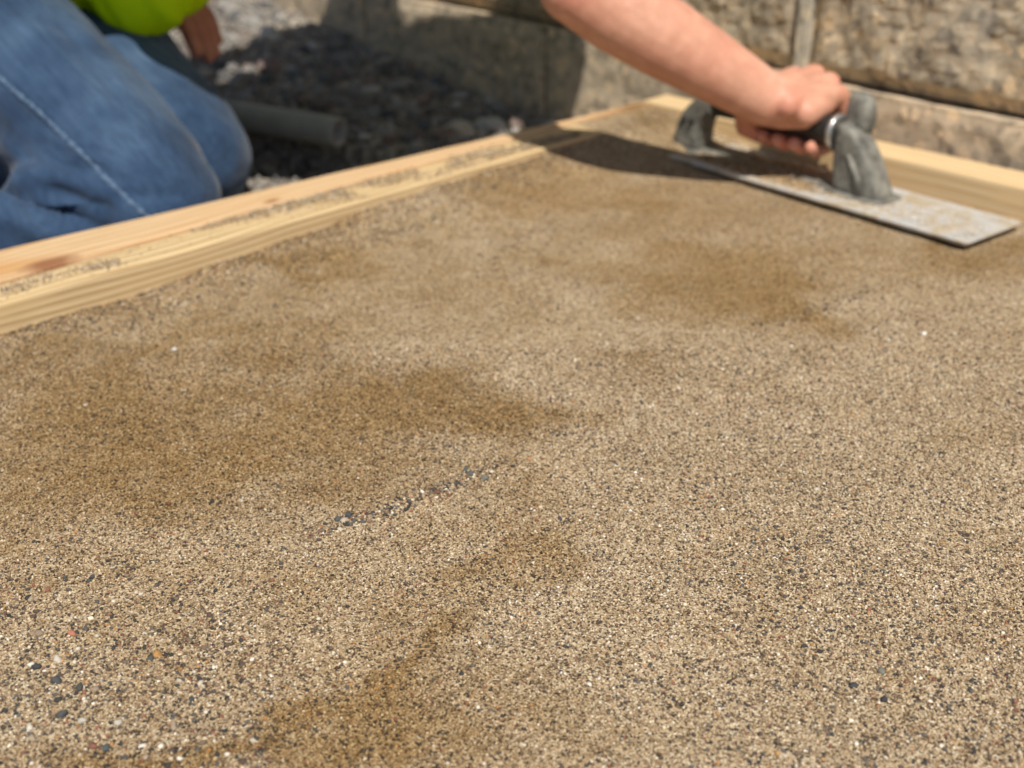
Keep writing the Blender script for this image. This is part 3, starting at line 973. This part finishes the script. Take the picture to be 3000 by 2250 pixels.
# near post: wide foot sweeping up and back into the grip
def post(pairs, name, hb0, hb1):
    secs = []
    n = len(pairs)
    for k, ((ia, iz), (oa, oz)) in enumerate(pairs):
        c = T((ia + oa) / 2, .002 * (1 - k / n), (iz + oz) / 2)
        secs.append((c, Vector(((oa - ia) / 2, 0, (oz - iz) / 2)), Vector((0, hb0 + (hb1 - hb0) * k / n, 0))))
    return loft(name, secs, M['cast'], troot, power=4.5, nseg=32)
pn1 = post([((-.030, BT - .001), (-.096, BT - .001)), ((-.029, .018), (-.093, .018)), ((-.028, .030), (-.087, .032)), ((-.0275, .041), (-.078, .050)), ((-.0275, .049), (-.066, .067)),
            ((-.028, .0545), (-.052, .0795)), ((-.030, .0565), (-.039, .0860)), ((-.031, .057), (-.0315, .0870))], 'post', .0190, .0145)
post([((.170, BT - .001), (.214, BT - .001)), ((.170, .018), (.213, .018)), ((.169, .034), (.208, .036)), ((.166, .046), (.199, .055)), ((.162, .053), (.187, .068)),
      ((.157, .0560), (.171, .079)), ((.153, .057), (.158, .0855)), ((.149, .057), (.1495, .0860))], 'post', .019, .0145)
for fa, hw in ((-.062, .041), (.191, .030)):
    loft('foot_plate', [(T(fa, .002, BT - .0005), Vector((hw, 0, 0)), Vector((0, .026, 0))), (T(fa, .002, BT + .0030), Vector((hw - .001, 0, 0)), Vector((0, .025, 0))),
                        (T(fa, .002, BT + .0045), Vector((hw - .004, 0, 0)), Vector((0, .022, 0)))], M['cast'], troot, power=5, smooth=False, nseg=32)
# raised rib on the near post's front
loft('post_rib', [(T(-.070, -.0165, .014), Vector((.005, 0, 0)), Vector((0, .004, 0))), (T(-.065, -.0160, .033), Vector((.005, 0, 0)), Vector((0, .0035, 0))),
                  (T(-.052, -.0145, .056), Vector((.0035, 0, .001)), Vector((0, .0035, 0)))], M['cast'], pn1, power=2.2)
# thumb horn standing up at the near end of the grip
loft('end_horn', [(T(-.042, .012, .070), Vector((.012, 0, .006)), Vector((0, .011, 0))), (T(-.042, .013, .086), Vector((.017, 0, 0)), Vector((0, .012, 0))),
                  (T(-.041, .014, .100), Vector((.017, 0, 0)), Vector((0, .011, 0))), (T(-.040, .015, .110), Vector((.0145, 0, 0)), Vector((0, .009, 0))), (T(-.039, .015, .116), Vector((.008, 0, 0)), Vector((0, .005, 0)))],
     M['cast'], troot, power=2.6)
grip = loft('grip', [(T(a, 0, HZ + dz), Vector((0, r, 0)), Vector((0, 0, r * .95))) for a, r, dz in
                     ((-.030, .0165, 0), (-.015, .0172, 0), (.01, .0165, .001), (.04, .0175, .002), (.08, .0178, .002), (.12, .0165, .001), (.148, .0165, 0), (.152, .0150, 0))], M['rubber'], troot, power=2.1)
loft('ferrule', [(T(a, 0, HZ), Vector((0, r, 0)), Vector((0, 0, r))) for a, r in ((-.0265, .0170), (-.0255, .0202), (-.0205, .0202), (-.0195, .0170))], M['ferrule'], troot, power=2.0)
for a, b in ((.178, -.0165), (.190, -.016)):
    bm = bmesh.new(); bmesh.ops.create_uvsphere(bm, u_segments=10, v_segments=6, radius=.0042)
    ob = bm_obj('bolt', bm, M['rubber'], troot, True); ob.location = T(a, b, .048)
# sand carried on the blade
Pl = []
for _ in range(26000):
    a = random.uniform(La0 + .01, .274); b = random.uniform(-.044, .050) if a > -.01 else random.gauss(-.010, .021)
    if b < -.046 or b > .0505: continue
    lim = 1.1 / (1 + math.exp((-.005 - a) / .016)) * (1 if b > -.040 else .25) + .35 * math.exp(-((b + .026) / .006) ** 2) * (a < .05) + .12
    if random.random() < lim and not (-.095 < a < -.01 and abs(b - .004) < .024): Pl.append((a, -b))
Pl = np.array(Pl)
k = rng.choice(len(PAL), len(Pl), p=PW_FINE / PW_FINE.sum())
hp = 0.005 * np.exp(-((Pl[:, 0] - .07) / .11) ** 2 - ((Pl[:, 1] - .005) / .03) ** 2)
Rr = rng.uniform(.0008, .0018, len(Pl))
sr = link('sand_residue', grain_mesh('sand_residue', Pl, BT + Rr * .4 + hp * rng.uniform(0, 1, len(Pl)), Rr, PAL[k] * np.array([.95, .88, .75])), M['grain'], troot)
tag(sr, kind='stuff')

# ------------------------------------------------------------------ person
class Balls(list):
    """overlapping ellipsoids waiting to be fused into one surface"""

_t = bmesh.new(); bmesh.ops.create_icosphere(_t, subdivisions=3, radius=1.0)
ICO_V = np.array([v.co[:] for v in _t.verts]); ICO_F = np.array([[v.index for v in f.verts] for f in _t.faces]); _t.free()

def ball(bm, c, r, sc3=None, rot=None, sub=2):
    s_ = sc3 or (1, 1, 1)
    bm.append((tuple(c), (r * s_[0], r * s_[1], r * s_[2])))

def chain(bm, pts, step=0.35, sub=2):
    """pts: (x,y,z,r) - overlapping balls along the polyline"""
    for p, q in zip(pts[:-1], pts[1:]):
        a, b = Vector(p[:3]), Vector(q[:3])
        n = max(1, int((b - a).length / (min(p[3], q[3]) * step)))
        for k in range(n + 1):
            t = k / n
            ball(bm, a.lerp(b, t), p[3] * (1 - t) + q[3] * t, sub=sub)

def fuse(name, bm, voxel, smooth_it, material, parent=None, wrinkle=None):
    cs = np.array([q[0] for q in bm]); rs = np.array([q[1] for q in bm])
    Vv = (ICO_V[None] * rs[:, None, :] + cs[:, None, :]).reshape(-1, 3)
    Ff = (ICO_F[None] + (np.arange(len(cs)) * len(ICO_V))[:, None, None]).reshape(-1, 3)
    me = np_mesh(name + '_src', Vv, Ff, 3)
    o = bpy.data.objects.new(name + '_src', me)
    COL.objects.link(o)
    md = o.modifiers.new('r', 'REMESH'); md.mode = 'VOXEL'; md.voxel_size = voxel
    ms = o.modifiers.new('s', 'SMOOTH'); ms.factor = 0.5; ms.iterations = smooth_it
    dg = bpy.context.evaluated_depsgraph_get()
    ev = o.evaluated_get(dg)
    out = bpy.data.meshes.new_from_object(ev)
    out.name = name
    bpy.data.objects.remove(o); bpy.data.meshes.remove(me)
    if wrinkle:
        n = len(out.vertices)
        co = np.empty(n * 3, dtype=np.float32); out.vertices.foreach_get('co', co)
        nn = np.empty(n * 3, dtype=np.float32); out.vertices.foreach_get('normal', nn)
        co = co.reshape(-1, 3); nn = nn.reshape(-1, 3)
        co = co + nn * wrinkle(co.astype(float))[:, None]
        out.vertices.foreach_set('co', co.astype(np.float32).ravel())
        out.update()
    out.materials.clear()
    return link(name, out, material, parent, True)

K1, H1, A1 = Vector((-.385, 1.410, .010)), Vector((-.685, 1.68, .185)), Vector((-.72, 1.335, -.018))
K2, H2, A2 = Vector((-.385, 1.600, .008)), Vector((-.655, 1.87, .17)), Vector((-.72, 1.72, -.012))
SH1, SH2 = Vector((-.10, 1.63, .465)), Vector((-.225, 2.03, .60))
EL = Vector((.069, 1.492, .225)); WR = Vector((.277, 1.488, .106))
EL2, WR2 = Vector((-.47, 2.07, .33)), Vector((-.475, 1.89, .20))
NB = Vector((-.085, 1.855, .585)); HD = Vector((.072, 1.732, .565))
PEL = (H1 + H2) / 2
BEL = Vector((-.42, 1.685, .385))           # belly, bent over the lap
bm = Balls()
# legs, torso, neck, head, arms: fused into one skin
chain(bm, [(*H1, .075), (*K1.lerp(H1, .3), .050), (*K1, .034)]); chain(bm, [(*K1, .030), (*K1.lerp(A1, .35), .024), (*A1, .024)])
chain(bm, [(*H2, .075), (*K2.lerp(H2, .3), .055), (*K2, .040)]); chain(bm, [(*K2, .036), (*K2.lerp(A2, .35), .034), (*A2, .026)])
CH = (SH1 + SH2) / 2
for k in range(7):
    t = k / 6
    ball(bm, PEL.lerp(BEL, t), .105, (1, 1.2, .95)); ball(bm, BEL.lerp(CH, t), .105 + .01 * math.sin(t * 3), (1, 1.25, .95))
chain(bm, [(*SH1, .05), (*CH, .09), (*SH2, .05)])
chain(bm, [(*CH, .07), (*NB, .064), (*NB.lerp(HD, .6), .058)])
ball(bm, HD, .085, (1.0, .88, 1.18)); ball(bm, HD + Vector((.035, -.03, -.055)), .058, (1, .95, 1))
fdir = Vector((.72, -.55, -.42)).normalized()
ball(bm, HD + fdir * .098, .014); ball(bm, HD + fdir * .092 + Vector((0, 0, -.012)), .014)
sdv = fdir.cross(Vector((0, 0, 1))).normalized()
for sg in (-1, 1): ball(bm, HD + sdv * sg * .078 + Vector((-.01, 0, -.005)), .026, (.6, .5, 1))
ball(bm, HD + fdir * .082 + Vector((.004, 0, -.045)), .022)
# working (right) arm
dF = (WR - EL).normalized()
chain(bm, [(*SH1, .052), (*SH1.lerp(EL, .5), .045), (*EL, .040)], .25, 3)
ball(bm, EL + Vector((-.012, .004, .010)), .030, sub=3)
chain(bm, [(*EL, .041), (*EL.lerp(WR, .22), .0455), (*EL.lerp(WR, .45), .0435), (*EL.lerp(WR, .75), .0365), (*EL.lerp(WR, .93), .0318), (*WR, .0300)], .2, 3)
# hand closed on the grip: a runs along the grip (+ = thumb side), b away from the wrist
def hp_(a, b, z): return TW(a, b, z)
ball(bm, TW(.010, -.050, .104), .0150, sub=3)                       # ulna bump
chain(bm, [(*WR, .0295), (*TW(.030, -.045, .105), .0275), (*TW(.032, -.02, .106), .027)], .3, 3)
MC = [(.070, .034, .111, .0128), (.047, .040, .116, .0130), (.024, .038, .112, .0124), (.003, .030, .104, .0112)]
LEN = [1.0, 1.05, 1.0, .86]
for q, (a, b, z, r) in enumerate(MC):
    base = TW(.030 + (a - .034) * .5, -.040, .108)
    kn = TW(a, b, z)
    chain(bm, [(*base, .016), (*base.lerp(kn, .5), .0165), (*kn, r + .0008)], .3, 3)
    L_ = LEN[q]
    p1 = TW(a - .001, .046 * (0.5 + .5 * L_), .078); p2 = TW(a - .002, .026, .050); p3 = TW(a - .003, -.004, .0465); p4 = TW(a - .003, -.018 * L_, .053)
    chain(bm, [(*kn, r), (*p1, r * .86), (*p2, r * .80), (*p3, r * .74), (*p4, r * .66)], .3, 3)
# pad of the palm resting over the grip
chain(bm, [(*TW(.000, -.030, .094), .016), (*TW(.006, .005, .097), .0155)], .3, 3)
chain(bm, [(*TW(.055, -.035, .098), .019), (*TW(.060, .005, .101), .017)], .3, 3)
chain(bm, [(*TW(.050, -.046, .093), .0205), (*TW(.034, -.026, .0845), .0165), (*TW(.012, -.014, .084), .0135)], .3, 3)
# thumb leaves the side of the palm, closes under the near side of the grip
chain(bm, [(*TW(.050, -.045, .098), .0175), (*TW(.078, -.036, .082), .0150), (*TW(.088, -.024, .060), .0118), (*TW(.078, -.004, .0485), .0105), (*TW(.068, .010, .047), .0088)], .3, 3)
# resting (left) arm and hand
chain(bm, [(*SH2, .05), (*EL2, .04)]); chain(bm, [(*EL2, .04), (*EL2.lerp(WR2, .4), .038), (*WR2, .026)], .3)
hd = (Vector((-.398, 1.850, .066)) - WR2).normalized()
sp_ = (Vector((.25, .9, .25)) - hd * hd.dot(Vector((.25, .9, .25)))).normalized()
pal = WR2 + hd * .07
chain(bm, [(*WR2, .025), (*(WR2 + hd * .03), .026), (*pal, .020)], .3, 3)
for q, (o_, l_) in enumerate(((-.027, .062), (-.009, .074), (.009, .070), (.026, .054))):
    b0 = pal + sp_ * o_
    chain(bm, [(*(WR2 + hd * .03 + sp_ * o_ * .6), .015), (*b0, .0115), (*(b0 + hd * l_ * .5 + Vector((.006, -.004, .003))), .0098), (*(b0 + hd * l_ + Vector((.004, -.008, -.002))), .0080)], .3, 3)
chain(bm, [(*(WR2 + hd * .02 - sp_ * .018), .016), (*(WR2 + hd * .05 - sp_ * .042), .0125), (*(WR2 + hd * .085 - sp_ * .05), .0095)], .3, 3)
person = fuse('person', bm, 0.0026, 4, M['skin'])
tag(person, 'kneeling person in blue jeans and lime shirt, bare arm reaching to the trowel', 'person')
# blushed elbow, knuckles and fingertips (skin colour of its own)
n = len(person.data.vertices)
co = np.empty(n * 3, dtype=np.float32); person.data.vertices.foreach_get('co', co); co = co.reshape(-1, 3)
fl = np.zeros(n)
for c, r, k in [(EL + Vector((-.01, -.03, .01)), .026, 1.0)] + [(TW(a, b + .01, z), .016, .65) for a, b, z, _ in MC] + [(TW(.04, 0, .048), .04, 1.0), (TW(.08, -.02, .06), .03, .8), (TW(.005, -.058, .105), .018, .45), (WR2 + hd * .10, .09, 1.0)]:
    d2 = ((co - np.array(c)) ** 2).sum(1)
    fl = np.maximum(fl, k * np.exp(-d2 / r ** 2))
person.data.attributes.new('flush', 'FLOAT', 'POINT').data.foreach_set('value', fl.astype(np.float32))

# jeans
bm = Balls()
chain(bm, [(*(H1 + Vector((-.03, .03, .02))), .105), (*K1.lerp(H1, .62), .098), (*K1.lerp(H1, .30), .092), (*K1.lerp(H1, .10), .084), (*K1, .074)], .2, 3)
chain(bm, [(*(K1 + Vector((-.01, 0, -.010))), .060), (*K1.lerp(A1, .35), .062), (*K1.lerp(A1, .7), .058), (*A1, .05)], .2, 3)
chain(bm, [(*(H2 + Vector((-.03, .02, .02))), .105), (*K2.lerp(H2, .6), .094), (*K2.lerp(H2, .28), .085), (*K2.lerp(H2, .08), .080), (*K2, .072)], .2, 3)
chain(bm, [(*(K2 + Vector((-.01, 0, -.006))), .060), (*K2.lerp(A2, .35), .062), (*A2, .05)], .2, 3)
for k in range(4):
    ball(bm, PEL.lerp(CH, k * .1) + Vector((-.03, .02, .01)), .125, (1, 1.2, .95))
axis1 = (H1 - K1).normalized()
def jean_wr(c):
    # soft folds: along the thigh, and pinched across behind the knee
    s_ = c @ np.array(axis1)
    perp = c - s_[:, None] * np.array(axis1)
    Q = np.column_stack([s_ * .35, perp[:, 0] + perp[:, 1], perp[:, 2]])
    d = .010 * (fbm(Q, .07, 3, 5) - .5) + .005 * (fbm(c, .035, 3, 8) - .5)
    kd = np.linalg.norm(c - np.array(K1.lerp(A1, .22) + Vector((0, 0, .02))), axis=1)
    d = d - .010 * np.exp(-(kd / .08) ** 2) * (np.abs(vnoise(np.column_stack([c[:, 2] * 3 + c[:, 0], c[:, 1], c[:, 0]]), .045, 4) - .5) * 2)
    return d
jeans = fuse('jeans', bm, 0.0042, 8, M['denim'], person, jean_wr)
_n = len(jeans.data.vertices)
_c = np.empty(_n * 3, dtype=np.float32); jeans.data.vertices.foreach_get('co', _c); _c = _c.reshape(-1, 3).astype(float)
_a1 = np.array(axis1); _b1 = np.array(axis1.cross(Vector((0, 0, 1))).normalized()); _d1 = np.cross(_a1, _b1)
_f = np.stack([_c @ _a1, _c @ _b1, _c @ _d1], 1)
jeans.data.attributes.new('warp', 'FLOAT_VECTOR', 'POINT').data.foreach_set('vector', _f.astype(np.float32).ravel())
# deep fold where the calf is tucked under the thigh
def fold(pix, width, depth, out):
    bv = BVHTree.FromObject(jeans, bpy.context.evaluated_depsgraph_get())
    hits = [bv.ray_cast(Vector((0, 0, CAM_H)), Vector(ray(*q)).normalized())[0] for q in pix]
    hits = [np.array(h) for h in hits if h is not None]
    n = len(jeans.data.vertices)
    c = np.empty(n * 3, dtype=np.float32); jeans.data.vertices.foreach_get('co', c); c = c.reshape(-1, 3).astype(float)
    nn = np.empty(n * 3, dtype=np.float32); jeans.data.vertices.foreach_get('normal', nn); nn = nn.reshape(-1, 3)
    best = np.full(n, 1e9); tt = np.zeros(n)
    for k, (a, b) in enumerate(zip(hits[:-1], hits[1:])):
        ab = b - a
        t = np.clip(((c - a) @ ab) / (ab @ ab), 0, 1)
        d = np.linalg.norm(c - (a + t[:, None] * ab), axis=1)
        m_ = d < best
        best[m_] = d[m_]; tt[m_] = (k + t[m_]) / (len(hits) - 1)
    amp = sstep(0, .08, tt) * (1 - 0.75 * sstep(.6, 1, tt)) if out else 1
    dz = -depth * np.exp(-(best / width) ** 2) * amp + out * np.exp(-((best - 2.4 * width) / (1.3 * width)) ** 2)
    c = c + nn * dz[:, None]
    jeans.data.vertices.foreach_set('co', c.astype(np.float32).ravel()); jeans.data.update()
fold([(-160, 440), (-60, 490), (0, 520), (100, 572), (190, 622), (250, 650), (300, 668)], .012, .024, .004)
fold([(40, 500), (160, 560), (280, 600), (350, 615)], .008, .007, .002)
fold([(330, 560), (420, 575), (520, 560)], .008, .004, .001)
fold([(60, 120), (150, 230), (250, 340), (340, 430)], .011, .0035, .001)
fold([(170, 60), (270, 190), (370, 330)], .010, .0028, .001)
fold([(250, 480), (330, 520), (420, 530)], .007, .0035, .001)
fold([(20, 560), (90, 620), (140, 670)], .006, .004, .001)
fold([(560, 330), (600, 400), (640, 480)], .008, .003, .001)
# side seam laid on the cloth
bvh = BVHTree.FromObject(jeans, bpy.context.evaluated_depsgraph_get())
def seam_path(pix):
    pts = []
    for (u0, v0), (u1, v1) in zip(pix[:-1], pix[1:]):
        for k in range(12):
            t = k / 12
            hit = bvh.ray_cast(Vector((0, 0, CAM_H)), Vector(ray(u0 + (u1 - u0) * t, v0 + (v1 - v0) * t)).normalized())
            if hit[0] is not None: pts.append((hit[0], hit[1]))
    return pts
def seam(pix, rad, name, lift, puck=0.0):
    pts = seam_path(pix)
    bm = bmesh.new(); rows = []
    for k, (p, nrm) in enumerate(pts):
        a = (pts[min(k + 1, len(pts) - 1)][0] - pts[max(k - 1, 0)][0]).normalized()
        sd = a.cross(nrm).normalized()
        r_ = rad * (1 + puck * math.sin(k * 2.1))
        rows.append([bm.verts.new(p + nrm * (lift * math.sin(t) ) + sd * r_ * math.cos(t)) for t in (0, .6, 1.2, 1.9, 2.5, 3.14)])
    for r0, r1 in zip(rows[:-1], rows[1:]):
        for q in range(5): bm.faces.new((r0[q], r0[q + 1], r1[q + 1], r1[q]))
    return bm_obj(name, bm, M['seam'], jeans, True)
seam([(-80, 165), (0, 232), (110, 325), (205, 418), (300, 512), (380, 590), (440, 645), (470, 690)], .0028, 'seam', .0014, .3)

# shirt
bm = Balls()
for k in range(9):
    t = k / 8
    ball(bm, (PEL + Vector((.02, -.02, .05))).lerp(BEL, t), .130, (1, 1.2, .95)); ball(bm, BEL.lerp(CH, t), .132 + .012 * math.sin(t * 3), (1, 1.22, .95))
chain(bm, [(*(SH1 + Vector((.01, .02, 0))), .085), (*(SH1.lerp(EL, .45) + Vector((.01, .015, 0))), .074)], .3, 3)
chain(bm, [(*CH, .11), (*SH1, .08)], .3); chain(bm, [(*CH, .11), (*SH2, .085)], .3); chain(bm, [(*(CH + Vector((-.04, .05, .04))), .12), (*(SH2 + Vector((-.07, -.01, .0))), .09)], .3); chain(bm, [(*(BEL + Vector((.09, -.10, -.01))), .12), (*(SH1 + Vector((-.06, -.02, -.01))), .108), (*SH1, .085)], .3)  # extra back and flank mass, out of view, added to widen the cast shadow
chain(bm, [(*SH2, .080), (*SH2.lerp(EL2, .55), .066)], .3, 3)
ball(bm, (-.025, 1.68, .475), .088)                      # unseen bulge added at the chest to shade the pale stones
# the loose front hanging down over the lap
HEMC = at_depth(408, -62, 1.63)
ball(bm, HEMC, .072, (1.0, .42, 1.0), sub=3)
ball(bm, at_depth(330, -72, 1.64), .056, (1, .42, 1), sub=3)
ball(bm, at_depth(490, -92, 1.65), .062, (1, .42, 1), sub=3)
chain(bm, [(*(HEMC + Vector((0, .03, .05))), .05), (*BEL, .11)], .3)
def shirt_wr(c):
    return .014 * (fbm(np.column_stack([c[:, 0], c[:, 1], c[:, 2] * .35]), .07, 3, 3) - .5) + .007 * (np.abs(vnoise(np.column_stack([c[:, 0] + .5 * c[:, 2], c[:, 1], c[:, 2] * .2]), .03, 6) - .5) * 2 - .5)
shirt = fuse('shirt', bm, 0.005, 5, M['lime'], person, shirt_wr)
# hair
bm = Balls()
ball(bm, HD + Vector((-.014, .010, .022)), .098, (1.02, .92, 1.1), sub=3)
ball(bm, HD + Vector((-.055, .035, -.02)), .06, sub=3)
fuse('hair', bm, 0.005, 4, M['hair'], person, lambda c: .008 * (fbm(c, .02, 3, 2) - .5))
# boots
for A_, K_ in ((A1, K1), (A2, K2)):
    dd = (A_ - K_).normalized()
    bm = Balls()
    chain(bm, [(*(A_ - dd * .02), .050), (*(A_ + dd * .05), .050), (*(A_ + dd * .07 + Vector((0, 0, -.01))), .045)], .3)
    chain(bm, [(*(A_ + dd * .06 + Vector((0, 0, .05))), .042), (*(A_ + dd * .08 + Vector((0, 0, -.01))), .040)], .3)
    fuse('boot', bm, 0.006, 4, M['boot'], person)
